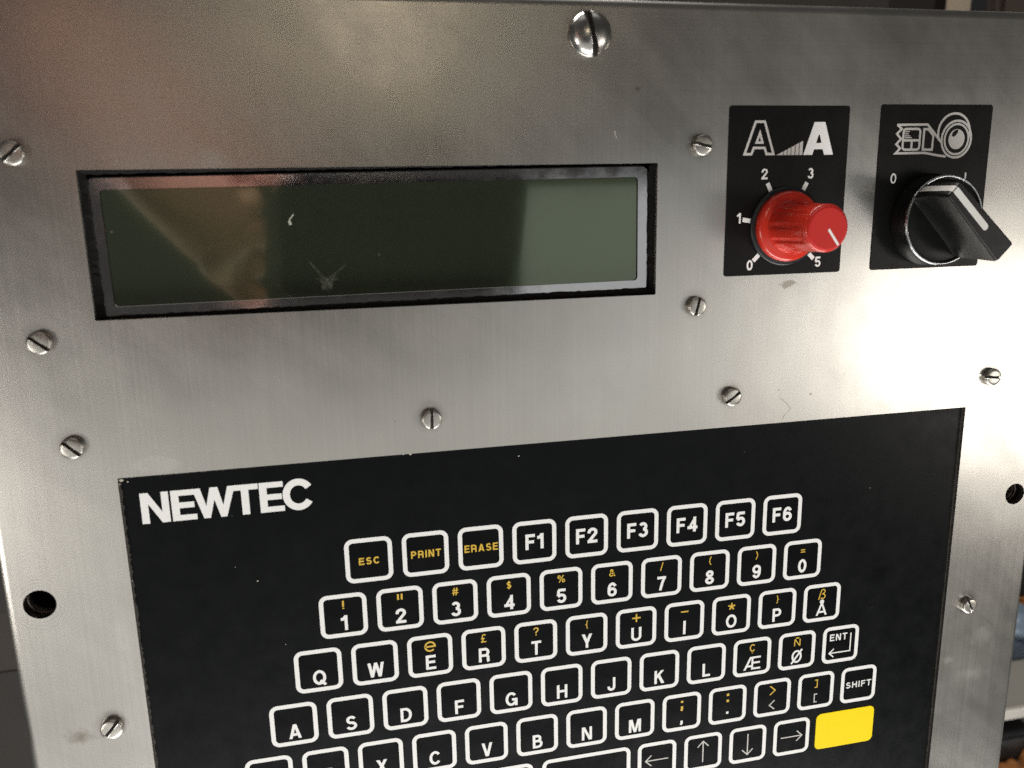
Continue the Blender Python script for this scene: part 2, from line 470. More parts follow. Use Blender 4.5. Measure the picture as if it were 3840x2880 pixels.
        for x0, x1 in ((.27, w * .53), (.27, W_ / 2), (W_ - .27, W_ / 2), (W_ - .27, W_ - w * .53)): leg(x0, x1)
    elif ch == 'X': W_ = .72; leg(w * .6, W_ - w * .65, k=1.2); leg(W_ - w * .6, w * .65, k=1.2)
    elif ch == 'Y':
        W_ = .72; S.append([(W_ / 2, 0), (W_ / 2, .42)]); leg(W_ / 2, w * .58, .36, 1, 1.15); leg(W_ / 2, W_ - w * .58, .36, 1, 1.15)
    elif ch == 'Z': W_ = .66; S += [[(.04, t), (W_, t)], [(0, b), (W_, b)]]; P.append([(0, w * .6), (w * 1.3, w * .6), (W_, 1 - w * .6), (W_ - w * 1.3, 1 - w * .6)])
    elif ch == 'Æ':
        W_ = 1.16; leg(w * .53, .50); S += [[(.60, 0), (.60, 1)], [(.44, t), (W_, t)], [(.60, .52), (W_ - .04, .52)], [(.60, b), (W_, b)], [(.22, .28), (.60, .28)]]
    elif ch == '0': W_ = .64; S.append(arc(.32, .5, .32 - a, .5 - a, 0, 360, 28))
    elif ch == '1': W_ = .40; S += [[(W_ - a, 0), (W_ - a, 1)], [(0, .74), (.13, .755), (.22, .81), (W_ - a, .97)]]
    elif ch == '2':
        W_ = .64; S.append([(a, .64)] + arc(.32, .70, .32 - a, .30 - a, 168, -25, 16) + [(.16, .19), (a, b)]); S.append([(0, b), (W_, b)])
    elif ch == '3':
        W_ = .64; ru = (t - .53) / 2; rl = (.53 - b) / 2
        S += [arc(.31, .53 + ru, .28 - a, ru, 155, -90, 16), arc(.32, b + rl, .32 - a, rl, 90, -165, 16)]
    elif ch == '4': W_ = .68; S += [[(.48, 0), (.48, 1)], [(0, .29), (W_, .29)]]; P.append([(0, .24), (w * 1.1, .24), (.54, .9), (.46, 1.0)])
    elif ch == '5':
        W_ = .64; S += [[(.10, t), (.60, t)], [(.14, t), (.095, .50)], [(.085, .50)] + arc(.32, .33, .32 - a, .33 - a, 132, -160, 18)]
    elif ch == '6' or ch == '9':
        W_ = .64; q = [arc(.32, .325, .32 - a, .325 - a, 0, 360, 22), [(a, .36)] + arc(.33, .52, .33 - a, .48 - a, 175, 32, 14)]
        S += q if ch == '6' else [[(W_ - x, 1 - y) for x, y in l] for l in q]
    elif ch == '7': W_ = .62; S += [[(0, t), (W_, t)], [(W_ - a - .02, t), (.36, .52), (.22, 0)]]
    elif ch == '8': W_ = .64; S += [arc(.32, .76, .28 - a, .24 - a * .85, 0, 360, 20), arc(.32, .275, .32 - a, .275 - a, 0, 360, 22)]
    elif ch == '!': W_ = w; S += [[(a, 0), (a, .17)], [(a, .28), (a, 1)]]
    elif ch == '"': W_ = .78; S += [[(a, .1), (a, 1)], [(W_ - a, .1), (W_ - a, 1)]]
    elif ch == '#': W_ = .74; S += [[(.16, 0), (.28, 1)], [(.46, 0), (.58, 1)], [(.02, .66), (.74, .66)], [(0, .34), (.72, .34)]]
    elif ch == '%': W_ = .96; S += [arc(.2, .76, .15, .19, 0, 360, 16), arc(.76, .24, .15, .19, 0, 360, 16), [(.2, 0), (.76, 1)]]
    elif ch == '&': W_ = .80; S.append([(.80, 0), (.24, .62)] + arc(.34, .80, .15, .15, 215, -50, 14) + [(.16, .42)] + arc(.28, .25, .22, .20, 130, 300, 10) + [(.54, .2), (.68, .48)])
    elif ch == '/': W_ = .36; S.append([(.04, 0), (.32, 1)])
    elif ch == '(': W_ = .26; S.append(arc(.66, .5, .58, .66, 130, 230, 12))
    elif ch == ')': W_ = .26; S.append(arc(-.40, .5, .58, .66, -50, 50, 12))
    elif ch == '=': W_ = .62; S += [[(0, .34), (W_, .34)], [(0, .64), (W_, .64)]]
    elif ch == 'e': W_ = 1.0; S.append([(a, .5), (W_ - a, .5)] + arc(.5, .5, .5 - a, .5 - a, 0, 318, 24))
    elif ch == '£': W_ = .66; S.append([(0, .05), (.14, .09), (.24, .3), (.18, .6)] + arc(.36, .76, .18, .19, 190, 20, 10)); S += [[(.02, .47), (.44, .47)], [(.1, .05), (.62, .05)]]
    elif ch == '?': W_ = .58; S.append(arc(.29, .73, .25, .23, 175, -40, 14) + [(.29, .42), (.29, .28)]); S.append([(.29, 0), (.29, .14)])
    elif ch == '{': W_ = .3; S.append([(.3, 1), (.2, .98), (.16, .9), (.16, .62), (.12, .53), (.02, .5), (.12, .47), (.16, .38), (.16, .1), (.2, .02), (.3, 0)])
    elif ch == '}': W_ = .3; S.append([(0, 1), (.1, .98), (.14, .9), (.14, .62), (.18, .53), (.28, .5), (.18, .47), (.14, .38), (.14, .1), (.1, .02), (0, 0)])
    elif ch == '+': W_ = 1.0; S += [[(0, .5), (1, .5)], [(.5, 0), (.5, 1)]]
    elif ch == '-': W_ = 1.0; S.append([(0, .5), (1, .5)])
    elif ch == '*':
        W_ = 1.0
        for k in range(5):
            q = math.radians(90 + 72 * k); S.append([(.5, .5), (.5 + .5 * math.cos(q), .5 + .5 * math.sin(q))])
    elif ch == 'ß': W_ = .74; S.append([(0, -.05), (.22, .78)] + arc(.44, .78, .20, .20, 170, -60, 12) + [(.36, .52)]); S.append([(.36, .52), (.44, .52)] + arc(.46, .27, .20, .23, 80, -110, 12) + [(.2, .08)])
    elif ch == '.': W_ = w; S.append([(a, 0), (a, w)])
    elif ch == ':': W_ = w; S += [[(a, 0), (a, w * 1.05)], [(a, 1 - w * 1.05), (a, 1)]]
    elif ch == ';': W_ = w; S += [[(a, .02), (a, .28)], [(a * 1.3, .05), (a * .5, -.30)], [(a, 1 - .26), (a, 1)]]
    elif ch == ',': W_ = w; S += [[(a, .0), (a, .26)], [(a * 1.3, .06), (a * .4, -.30)]]
    elif ch == '>': W_ = .55; S.append([(0, 0), (W_, .5), (0, 1)])
    elif ch == '<': W_ = .55; S.append([(W_, 0), (0, .5), (W_, 1)])
    elif ch == ']': W_ = .36; S.append([(0, a), (W_ - a, a), (W_ - a, t), (0, t)])
    elif ch == '[': W_ = .36; S.append([(W_, a), (a, a), (a, t), (W_, t)])
    else: W_ = .4
    return S, P, W_
def text_mb(txt, cap, stroke, cx, base, z=0.0, width=None, gap=.17):
    mb = MB(); w_ = stroke / cap
    gl = [glyph(c, w_) for c in txt]
    tot = sum(g[2] for g in gl) + gap * (len(txt) - 1)
    sx = (width / (tot * cap)) if width else 1.0
    x = -tot / 2; k = 0
    for S, P, W_ in gl:
        f = lambda q: (cx + (x + q[0]) * cap * sx, base + q[1] * cap)
        for s in S: mb.stroke([f(q) for q in s], stroke, z + k * .006); k += 1
        for p_ in P: mb.poly([f(q) for q in p_], z + k * .006); k += 1
        x += W_ + gap
    return mb

# ================================================================== the steel control panel
PX0, PX1, PY0, PY1, PR, PD = -111.2, 264.4, -190.0, 176.6, 3.0, 60.0
HOLES = [(-100.86, -2.95, 4.75), (254.14, -2.14, 4.35)]
DW = (-74.4, 100.3, 84.16, 127.07)       # display window
KW = (-74.1, 227.15, -175.0, 35.6)       # keypad window
panel = thing("control_panel", "brushed stainless steel control panel with cut-outs for display and keypad", "control panel")
def front_plate():
    bm = bmesh.new()
    def loop(pts, z=0):
        vs = [bm.verts.new(W(x, y, z)) for x, y in pts]
        return vs, [bm.edges.new((vs[i], vs[(i + 1) % len(vs)])) for i in range(len(vs))]
    outer = [(PX0 + PR, PY0 + PR), (PX1 - PR, PY0 + PR), (PX1 - PR, PY1 - PR), (PX0 + PR, PY1 - PR)]
    E_ = []
    ov, e = loop(outer); E_ += e
    holes = []
    for (x0, x1, y0, y1) in (DW, KW):
        v, e = loop(rrect(x0, x1, y0, y1, .35, 3)); E_ += e; holes.append(v)
    for (x, y, r) in HOLES:
        v, e = loop(circ(x, y, r, n=48)[:-1]); E_ += e; holes.append(v)
    bmesh.ops.triangle_fill(bm, edges=E_, use_beauty=True, normal=(0, -1, 0))
    for f in bm.faces:
        if f.normal.y > 0: f.normal_flip()
    # plate thickness round every opening
    for v in holes:
        n = len(v)
        lo = [bm.verts.new(q.co + Vector((0, 2.0 * MM, 0))) for q in v]
        for i in range(n):
            f = bm.faces.new((v[i], v[(i + 1) % n], lo[(i + 1) % n], lo[i]))
            c = sum((q.co for q in v), Vector()) / n
            f.normal_update()
            if f.normal.dot(c - f.calc_center_median()) < 0: f.normal_flip()
    # folded edges
    prof = [(PR * (1 - math.sin(math.radians(a))) if False else PR * math.sin(math.radians(a)), -PR * (1 - math.cos(math.radians(a)))) for a in range(0, 91, 9)] + [(PR, -PD)]
    prev = ov
    for (o_, z) in prof[1:]:
        cur = [bm.verts.new(W(x, y, z)) for x, y in ((PX0 + PR - o_, PY0 + PR - o_), (PX1 - PR + o_, PY0 + PR - o_), (PX1 - PR + o_, PY1 - PR + o_), (PX0 + PR - o_, PY1 - PR + o_))]
        for i in range(4):
            f = bm.faces.new((prev[i], cur[i], cur[(i + 1) % 4], prev[(i + 1) % 4])); f.smooth = True
        prev = cur
    bmesh.ops.split_edges(bm, edges=[e for v in ov for e in v.link_edges if all(q not in ov for q in (e.other_vert(v),)) and len(e.link_faces) == 2 and all(f.smooth for f in e.link_faces)])
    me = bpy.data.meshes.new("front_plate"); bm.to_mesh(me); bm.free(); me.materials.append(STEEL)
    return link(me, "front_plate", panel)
front_plate()
mb = MB(); mb.box(PX0 + 4, PX1 - 4, PY0 + 4, PY1 - 4, -58, -14); mb.build("back_box", DARKIN, panel)
for (x, y, r) in HOLES:
    mb = MB(); n = 40
    mb.loops([[(r * 1.02 * k_ * math.cos(t), r * 1.02 * k_ * math.sin(t), z) for t in (2 * math.pi * q / n for q in range(n))]
              for k_, z in ((1, -2.0), (1, -4.2), (.93, -4.4), (.93, -5.0), (.99, -5.4), (.93, -5.9), (.99, -6.4), (.93, -7), (.99, -7.6), (.9, -11.5))], False)
    mb.f = [f[::-1] for f in mb.f]
    mb.build("hole_sleeve", SLEEVE, panel, (x, y, 0))
    mb = MB(); mb.lathe([(2.2, -12), (2.2, -9.4), (1.6, -8.9)], 24); mb.build("stud_end", SLEEVE, panel, (x - .6, y + 1.6, 0))

# scratches in the steel
SCR_D = simple("dark_scratch", (.16, .15, .14), .5, 1.0, .3, 900)
SCR_L = simple("bright_scratch", (.80, .76, .66), .45, 1.0, .2, 900)
for pts, wd, mt in (([(148.6, 44.9), (150.8, 43.2), (153.1, 40.7), (150.9, 38.6), (149.9, 36.6)], .13, SCR_D), ([(85.5, 137.1), (85.6, 136.1), (86.1, 134.8)], .32, SCR_L),
                    ([(133.4, 88.3), (133.6, 86.7)], .35, SCR_L), ([(164.7, 86.9), (165.3, 85.6)], .4, SCR_L), ([(159, 75.2), (160.8, 75.7)], .8, SCR_L)):
    mb = MB(); mb.stroke(pts, wd, .015); mb.build("scratch", mt, panel)

# ================================================================== screws
def screw_parts(r, prof, wslot, zfloor, steel):
    """prof: (radius, z) from the slot floor up; two halves beside a real slot"""
    head = MB()
    n = 22
    head.lathe([(r, 0), (r, zfloor)], 48, cap_end=False)
    for sgn in (1, -1):
        ls = []
        for rr, z in prof:
            a0 = math.asin(min(.98, (wslot / 2) / rr))
            pts = []
            for k in range(n + 1):
                a = a0 + (math.pi - 2 * a0) * k / n
                pts.append((rr * math.cos(a) * sgn, rr * math.sin(a) * sgn, z))
            ls.append(pts)
        head.loops(ls, True, False, closed=False)
        st = len(head.v) - (n + 1) * len(ls)
        L_ = len(ls)
        top = st + (n + 1) * (L_ - 1)
        head.face(range(top, top + n + 1))
        # slot wall
        wall = [st + (n + 1) * k for k in range(L_)] + [st + (n + 1) * k + n for k in range(L_ - 1, -1, -1)]
        head.face(wall[::-1])
    fl = MB(); fl.poly(circ(0, 0, r * .995, n=48)[:-1], zfloor)
    return head.mesh("head", steel), fl.mesh("slot", SLOT)
SH, SF = screw_parts(3.35, [(3.35, .95), (3.35, 1.75), (3.2, 2.02), (2.9, 2.16), (2.2, 2.24), (1.0, 2.28)], .95, .95, SCREW)
dprof = [(6.75, .9)] + [(6.75 * math.cos(math.radians(a)), .9 + 3.3 * math.sin(math.radians(a))) for a in range(4, 85, 5)]
DH, DF = screw_parts(6.75, dprof, 1.55, 1.6, DOMEST)
dprof2 = [q for q in dprof if q[1] >= 1.6]
DH, DF = screw_parts(6.75, [(6.75, .9), (6.74, 1.6)] + dprof2, 1.55, .9, DOMEST)
rs = random.Random(11)
for (x, y, ang, s, lab) in SCREWS:
    s *= rs.uniform(.97, 1.03)
    t = thing("slotted_screw", lab, "screw", (x, y, 0.01), ang, "small slotted screws fixed through the steel panel")
    for me, nm in ((SH, "head"), (SF, "slot")):
        o = link(me, nm, t); o.scale = (s, 1, s)
    t.rotation_euler.x = math.radians(rs.uniform(-1.6, 1.6)); t.rotation_euler.z = math.radians(rs.uniform(-1.6, 1.6))
t = thing("dome_screw", "large shiny round-headed slotted screw at the top edge of the panel", "screw", (76.9, 165.7, 0.01), -77)
link(DH, "head", t); link(DF, "slot", t)

# ================================================================== display
disp = thing("lcd_display", "dark green unlit display in a shiny metal bezel behind its window", "display", (12.7, 105.2, -4.3), 0.45)
BW, BH_, VW, VH = 86.9, 21.0, 82.5, 16.95
mb = MB()
n_in = rrect(-VW, VW, -VH, VH, 1.2, 6); n_out = rrect(-BW, BW, -BH_, BH_, 3.2, 6)
mb.loops([[(x, y, -3.0) for x, y in n_out], [(x, y, -1.0) for x, y in n_out], [(x, y, -.4) for x, y in inset(n_out, .2)], [(x, y, 0) for x, y in inset(n_out, .7)],
          [(x, y, 0.0) for x, y in inset(n_in, -.08)], [(x, y, -.12) for x, y in n_in], [(x, y, -.62) for x, y in n_in]], False)
bz = mb.build("bezel", BEZEL, disp)
bz.data.materials.append(FOAM_AND_SHADE)          # shade painted in: upper and right inner walls set to black
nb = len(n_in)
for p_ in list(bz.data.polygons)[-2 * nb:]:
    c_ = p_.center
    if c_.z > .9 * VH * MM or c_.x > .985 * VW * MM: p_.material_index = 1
mb = MB(); mb.poly(rrect(-VW - .6, VW + .6, -VH - .6, VH + .6, 1.2), -.60); scr = mb.build("screen", LCD, disp)
# dried flecks on the glass
def fleck(cx, cy, rays, mb):
    for ang, l, w_ in rays:
        a = math.radians(ang); dx, dy = math.cos(a), math.sin(a)
        mb.poly([(cx - dy * w_, cy + dx * w_), (cx + dy * w_, cy - dx * w_), (cx + dx * l + dy * w_ * .2, cy + dy * l - dx * w_ * .2), (cx + dx * l - dy * w_ * .2, cy + dy * l + dx * w_ * .2)], -.57 + .004 * (len(mb.f) % 7))
mb = MB(); mb.stroke([(-28.6, 8.4), (-29.9, 6.9), (-30.1, 5.9)], .38, -.57); mb.stroke([(-30.1, 6.5), (-29.7, 5.3)], .8, -.56)
mb.build("dried_fleck", FLECK, disp)
mb = MB(); fleck(-20.2, -12.6, ((40, 8.0, .8), (127, 8.2, .7), (160, 3.6, 1.0), (15, 3.6, .9), (240, 3.0, 1.2), (300, 3.0, 1.2)), mb)
mb.poly([(-20.2 + rr * math.cos(q), -13.2 + rr * 1.2 * math.sin(q)) for q, rr in ((k * math.pi / 6, random.uniform(1.7, 2.7)) for k in range(12))], -.54)
mb.build("dried_splash", SPLASH, disp)
# black foam gasket, torn along its edge, between bezel and steel
mb = MB(); gi = []; go = []
cx, cy = 12.95, 105.6
def side(x0, y0, x1, y1, nx, ny, n, wd):
    for k in range(n):
        f = k / n; x = x0 + (x1 - x0) * f; y = y0 + (y1 - y0) * f
        j = wd + random.uniform(-.16, .16)
        gi.append((x + nx * j, y + ny * j)); go.append((x - nx * 1.5, y - ny * 1.5))
side(DW[0], DW[2], DW[1], DW[2], 0, 1, 130, 1.35)
side(DW[1], DW[2], DW[1], DW[3], -1, 0, 36, 1.3)
side(DW[1], DW[3], DW[0], DW[3], 0, -1, 130, .45)
side(DW[0], DW[3], DW[0], DW[2], 1, 0, 36, 1.7)
n = len(gi)
gz = [-3.0 + random.uniform(-.35, .25) for _ in range(n)]
mb.loops([[(x - 12.7, y - 105.2, -1.5 + 4.3 - 0.6) for x, y in go], [((x * .5 + gx * .5) - 12.7, (y * .5 + gy * .5) - 105.2, -2.1 + 4.3 - .2) for (x, y), (gx, gy) in zip(go, gi)],
          [(x - 12.7, y - 105.2, z + 4.3) for (x, y), z in zip(gi, gz)], [(x - 12.7 , y - 105.2, -4.4 + 4.3) for (x, y) in gi]], False)
mb.build("gasket", FOAM_AND_SHADE, disp)

# ================================================================== membrane keypad
KZ = -1.5
KS = (260.7094 - KZ) / 260.7094        # true pitch of the keypad, which lies 1.5 mm below the steel
def kx(x): return -6.3131 + (x + 6.3131) * KS
def ky(y): return 116.5492 + (y - 116.5492) * KS
keypad = thing("membrane_keypad", "black membrane keypad with white-framed letter keys set in the steel panel", "keypad", (0, 0, KZ))
mb = MB(); mb.prism([(KW[0] - 2.5, KW[2] - 2.5), (KW[1] + 2.5, KW[2] - 2.5), (KW[1] + 2.5, KW[3] + 2.0), (KW[0] - 2.5, KW[3] + 2.0)], -.8, 0)
mb.build("overlay_sheet", BLACKP, keypad)
# glue and paper residue round the rim of the sheet
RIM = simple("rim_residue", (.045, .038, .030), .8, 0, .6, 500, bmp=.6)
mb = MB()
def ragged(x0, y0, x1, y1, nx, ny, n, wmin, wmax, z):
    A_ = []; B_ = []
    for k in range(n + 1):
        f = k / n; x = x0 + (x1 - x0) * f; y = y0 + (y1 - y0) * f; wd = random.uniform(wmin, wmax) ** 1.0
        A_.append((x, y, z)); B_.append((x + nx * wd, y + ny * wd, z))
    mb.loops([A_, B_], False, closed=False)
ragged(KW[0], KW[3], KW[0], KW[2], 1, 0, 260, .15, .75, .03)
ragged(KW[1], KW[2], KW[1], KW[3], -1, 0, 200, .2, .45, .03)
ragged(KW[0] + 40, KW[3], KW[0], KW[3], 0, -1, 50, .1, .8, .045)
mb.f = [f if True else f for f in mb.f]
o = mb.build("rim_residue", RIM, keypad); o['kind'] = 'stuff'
FLAKE = simple("glue_flake", (.55, .50, .42), .6, 0, .4, 900)
for (x, y, r) in ((-72.9, 34.9, .7), (-71.2, 34.2, .35), (-73.5, 33.6, .4), (15.5, 35.5, .55), (13.2, 35.6, .3), (52, 31.6, .35), (-73.8, 1.6, .5), (-36, -3.2, .35), (-29, -27, .25), (-42.5, 2.4, .2)):
    mb = MB(); pts = [(kx(x) + r * random.uniform(.5, 1.1) * math.cos(a), ky(y) + r * random.uniform(.3, .9) * math.sin(a)) for a in (k * math.pi / 3.5 for k in range(7))]
    mb.poly(pts, .06); mb.build("glue_flake", FLAKE, keypad)

# brand lettering, letter by letter (heavy, tightly set)
def Ltr(strokes=(), polys=()):
    mb = MB(); k = 0
    for pts, wd in strokes: mb.stroke([(kx(x), ky(y)) for x, y in pts], wd * KS, .05 + k * .006); k += 1
    for pts in polys: mb.poly([(kx(x), ky(y)) for x, y in pts], .05 + k * .006); k += 1
    mb.build("logo_letter", WHITE, keypad)
T_, B_ = 30.1, 20.05
rc = lambda x0, x1, y0, y1: [(x0, y0), (x1, y0), (x1, y1), (x0, y1)]
Ltr(polys=[rc(-68.45, -66.25, B_, T_), rc(-62.3, -60.15, B_, T_), [(-68.3, T_), (-66.05, T_), (-60.3, B_), (-62.55, B_)]])
Ltr(polys=[rc(-59.5, -57.2, B_, T_), rc(-59.4, -52.3, T_ - 1.85, T_), rc(-59.4, -52.75, 24.15, 26.05), rc(-59.4, -52.2, B_, B_ + 1.85)])
Ltr(polys=[[(-53.1, T_), (-50.7, T_), (-48.25, B_), (-50.2, B_)], [(-47.8, T_), (-45.6, T_), (-48.25, B_), (-50.2, B_)], [(-47.75, T_), (-45.45, T_), (-43.3, B_), (-45.1, B_)], [(-42.5, T_), (-40.2, T_), (-43.3, B_), (-45.1, B_)]])
Ltr(polys=[rc(-42.4, -33.3, T_ - 1.85, T_), rc(-38.55, -36.25, B_, T_ - .2)])
Ltr(polys=[rc(-33.0, -30.7, B_, T_), rc(-32.9, -25.6, T_ - 1.85, T_), rc(-32.9, -26.15, 24.15, 26.05), rc(-32.9, -25.5, B_, B_ + 1.85)])
Ltr(strokes=[(circ(-20.95, 25.15, 3.82, 4.22, 32, 328, 36), 2.25)])

def slab(pts, z0, z1):
    mb = MB(); mb.prism(pts, z0, z1, .05); return mb
KH, KWD, KR = 7.9, 1.48, 2.85
key_me = slab(rrect(-KH + .2, KH - .2, -KH + .2, KH - .2, KR - .2), -.02, .10).mesh("key", KEYBLK)
def frame_mesh(hx, hy, r):
    mb = MB(); o_ = rrect(-hx, hx, -hy, hy, r, 7); i_ = rrect(-hx + KWD, hx - KWD, -hy + KWD, hy - KWD, max(.5, r - KWD), 7)
    mb.loops([[(x, y, 0.0) for x, y in o_], [(x, y, .16) for x, y in o_], [(x, y, .16) for x, y in i_], [(x, y, .06) for x, y in i_]], False)
    return mb.mesh("outline", WHITE)
frame_me = frame_mesh(KH, KH, KR)
P0 = 19.0
ROWS = [
    [("ESC", 'y', 2.55), ("PRINT", 'y', 2.65), ("ERASE", 'y', 2.7)] + [("F%d" % k, 'f', 5.75) for k in range(1, 7)],
    [("1", "!"), ("2", '"'), ("3", "#"), ("4", "$"), ("5", "%"), ("6", "&"), ("7", "/"), ("8", "("), ("9", ")"), ("0", "=")],
    [("Q", ""), ("W", ""), ("E", "e"), ("R", "£"), ("T", "?"), ("Y", "{"), ("U", "+"), ("I", "-"), ("O", "*"), ("P", "}"), ("Å", "ß")],
    [("A", ""), ("S", ""), ("D", ""), ("F", ""), ("G", ""), ("H", ""), ("J", ""), ("K", ""), ("L", ""), ("Æ", "Ç"), ("Ø", "Ñ"), ("ENT", 'ent')],
    [("", ""), ("Z", ""), ("X", ""), ("C", ""), ("V", ""), ("B", ""), ("N", ""), ("M", ""), (",", ";"), (".", ":"), ("<", ">"), ("[", "]"), ("SHIFT", 'w', 2.75)],
]
def key_at(x, y, label=None, me=None, fr=None):
    k = link(me or key_me, "key", keypad, (kx(x), ky(y), 0))
    link(fr or frame_me, "outline", k)
    if label: k['label'] = label
    return k
LZ = .115
SHIFTED = {'!': (3.0, .62, 2.45), '"': (2.4, .62, 3.1), '#': (2.9, .40, 2.45), '$': (2.5, .42, 2.65), '%': (2.8, .36, 2.5), '&': (2.7, .42, 2.5), '/': (3.3, .36, 2.3), '(': (3.2, .36, 2.3),
           ')': (3.2, .36, 2.3), '=': (2.9, .40, 2.0), 'e': (4.0, .60, 1.4), '£': (3.1, .42, 2.3), '?': (3.1, .46, 2.2), '{': (3.0, .30, 2.3), '+': (3.3, .55, 2.2), '-': (3.0, .52, 2.3),
           '*': (2.9, .58, 1.9), '}': (3.0, .30, 2.3), 'ß': (4.0, .42, 1.5), 'Ç': (3.1, .44, 2.3), 'Ñ': (3.7, .42, 1.9), ';': (3.3, .95, 1.5), ':': (3.7, 1.0, 1.15), '>': (3.9, .48, 1.2), ']': (3.6, .42, 1.3)}
names = {'!': 'exclamation mark', '"': 'quote marks', '#': 'hash sign', '$': 'dollar sign', '%': 'percent sign', '&': 'ampersand', '/': 'slash', '(': 'opening bracket', ')': 'closing bracket', '=': 'equals sign', 'e': 'yellow small e',
         '£': 'pound sign', '?': 'question mark', '{': 'opening brace', '+': 'plus sign', '-': 'dash', '*': 'asterisk', '}': 'closing brace', 'ß': 'yellow sharp s', 'Ç': 'yellow C cedilla', 'Ñ': 'yellow N tilde', ';': 'semicolon', ':': 'colon', '>': 'arrowheads', ']': 'square brackets'}
for r, row in enumerate(ROWS):
    for i, ent in enumerate(row):
        x = P0 * i - 9.52 * r; y = -19.08 * r
        k = key_at(x, y)
        a, b_ = ent[0], ent[1]
        if len(ent) == 3:
            cap = ent[2]
            if b_ == 'f':
                text_mb(a, cap, 1.12, 0, -cap / 2 + .05, LZ, gap=.14).build("legend", WHITE, k)
            else:
                wd = {"ESC": 7.0, "PRINT": 10.2, "ERASE": 11.7, "SHIFT": 11.4}[a]
                text_mb(a, cap, .50, .12, -cap / 2 - (.35 if a == 'ESC' else .03), LZ, width=wd, gap=.2).build("legend", YELLOW if b_ == 'y' else WHITE, k)
            k['label'] = "key marked %s" % a
        elif b_ == 'ent':
            text_mb(a, 2.9, .52, -1.05, 1.75, LZ, width=7.6, gap=.2).build("legend", WHITE, k)
            mb = MB(); mb.stroke([(4.45, 4.3), (4.45, -3.55), (-4.7, -3.55)], .5, LZ); mb.stroke([(-2.75, -1.75), (-4.75, -3.55), (-2.75, -5.35)], .5, LZ + .006)
            mb.build("arrow", WHITE, k); k['label'] = "key marked ENT with a bent arrow"
        elif a:
            if a in ',.<[':
                cap, st, bs = {',': (3.2, .95, -4.6), '.': (3.2, 1.0, -4.0), '<': (4.0, .45, -5.3), '[': (3.9, .42, -5.25)}[a]
                text_mb(a, cap, st, .05, bs, LZ).build("legend", WHITE if a in ',.' else GREYINK, k)
                k['label'] = "key marked with a %s above a white mark" % names[b_]
            else:
                cap = 6.3 if a == 'Å' else 5.5
                st = 1.04 if a.isdigit() else .98
                if a in 'ÅÆØ': st = .78
                text_mb(a, cap, st, .1, -5.45, LZ, width=(7.2 if a == 'Æ' else None)).build("legend", WHITE, k)
                k['label'] = "key marked %s" % a + (" under a %s" % names[b_] if b_ else "")
            if b_:
                cap, st, bs = SHIFTED[b_]
                text_mb(b_, cap, st, .06, bs, LZ).build("shifted_legend", YELLOW, k)
# bottom row: blank key, space bar, arrows, yellow bar
Y5 = -95.4
key_at(47.3, Y5, "blank key beside the space bar"); 
# keys further left of the bottom row lie below the picture
sb_hx = 17.45
key_at(76.0, Y5, "wide blank space bar", slab(rrect(-sb_hx + .2, sb_hx - .2, -KH + .2, KH - .2, KR - .2), -.02, .10).mesh("key", KEYBLK), frame_mesh(sb_hx, KH, KR))
for x, ang, nm in ((104.2, 180, "left"), (123.3, 90, "up"), (142.3, -90, "down"), (161.35, 0, "right")):
    k = key_at(x, Y5, "key with a thin %s arrow" % nm)
    mb = MB(); mb.stroke([(-4.6, 0), (4.6, 0)], .46, LZ); mb.stroke([(2.3, 2.3), (4.7, 0), (2.3, -2.3)], .46, LZ + .006)
    mb.build("arrow", GREYINK, k, None, ang)
k = slab(rrect(-13.15, 13.15, -8.1, 8.1, 2.3), -.02, .14).build("key", YKEY, keypad, (kx(185.15), ky(-95.35), 0)); k['label'] = "solid yellow key"

# ================================================================== black plates with printed symbols
def plate(x0, x1, y0, y1, label):
    t = thing("dial_plate", label, "label plate", ((x0 + x1) / 2, (y0 + y1) / 2, 0), 0, "black printed plates beside the display")
    mb = MB(); mb.prism(rrect(x0 - (x0 + x1) / 2, x1 - (x0 + x1) / 2, y0 - (y0 + y1) / 2, y1 - (y0 + y1) / 2, 1.0), .02, .30, .08)
    mb.build("backing", LABELBLK, t); return t
dial = plate(124.9, 169.1, 89.2, 145.0, "black plate printed with two letters A, holding the red knob")
dcx, dcy = 147.0, 117.1
def dp(pts): return [(x - dcx, y - dcy) for x, y in pts]
PZ = .33
mb = MB()
mb.stroke(dp([(130.75, 129.5), (134.35, 139.85), (137.65, 139.85), (141.3, 129.5), (138.75, 129.5), (137.95, 131.5), (134.0, 131.5), (133.25, 129.5)]), .8, PZ, True)
mb.stroke(dp([(134.95, 133.2), (136.05, 136.3), (137.1, 133.2)]), .8, PZ + .006, True)
mb.build("outline_letter", GREYINK, dial)
mb = MB()
for x0, x1 in ((142.4, 144.9), (145.12, 146.2), (146.45, 147.6), (147.85, 149.1), (149.35, 150.6), (150.85, 152.05)):
    h = lambda x: 129.1 + (x - 142.4) / (152.05 - 142.4) * 4.6
    mb.poly(dp([(x0, 129.1), (x1, 129.1), (x1, h(x1)), (x0, h(x0) + .01)]), PZ)
mb.build("wedge_bars", GREYINK, dial)
mb = MB()
mb.poly(dp([(152.35, 129.1), (155.75, 129.1), (157.75, 135.6), (157.98, 135.6), (157.98, 139.74), (155.95, 139.74)]), PZ)
mb.poly(dp([(163.55, 129.1), (160.15, 129.1), (158.15, 135.6), (157.97, 135.6), (157.97, 139.74), (159.95, 139.74)]), PZ + .006)
mb.poly(dp([(155.9, 130.9), (160.0, 130.9), (159.2, 132.95), (156.7, 132.95)]), PZ + .012)
mb.build("solid_letter", WHITE, dial)
KC = (147.0, 105.6)
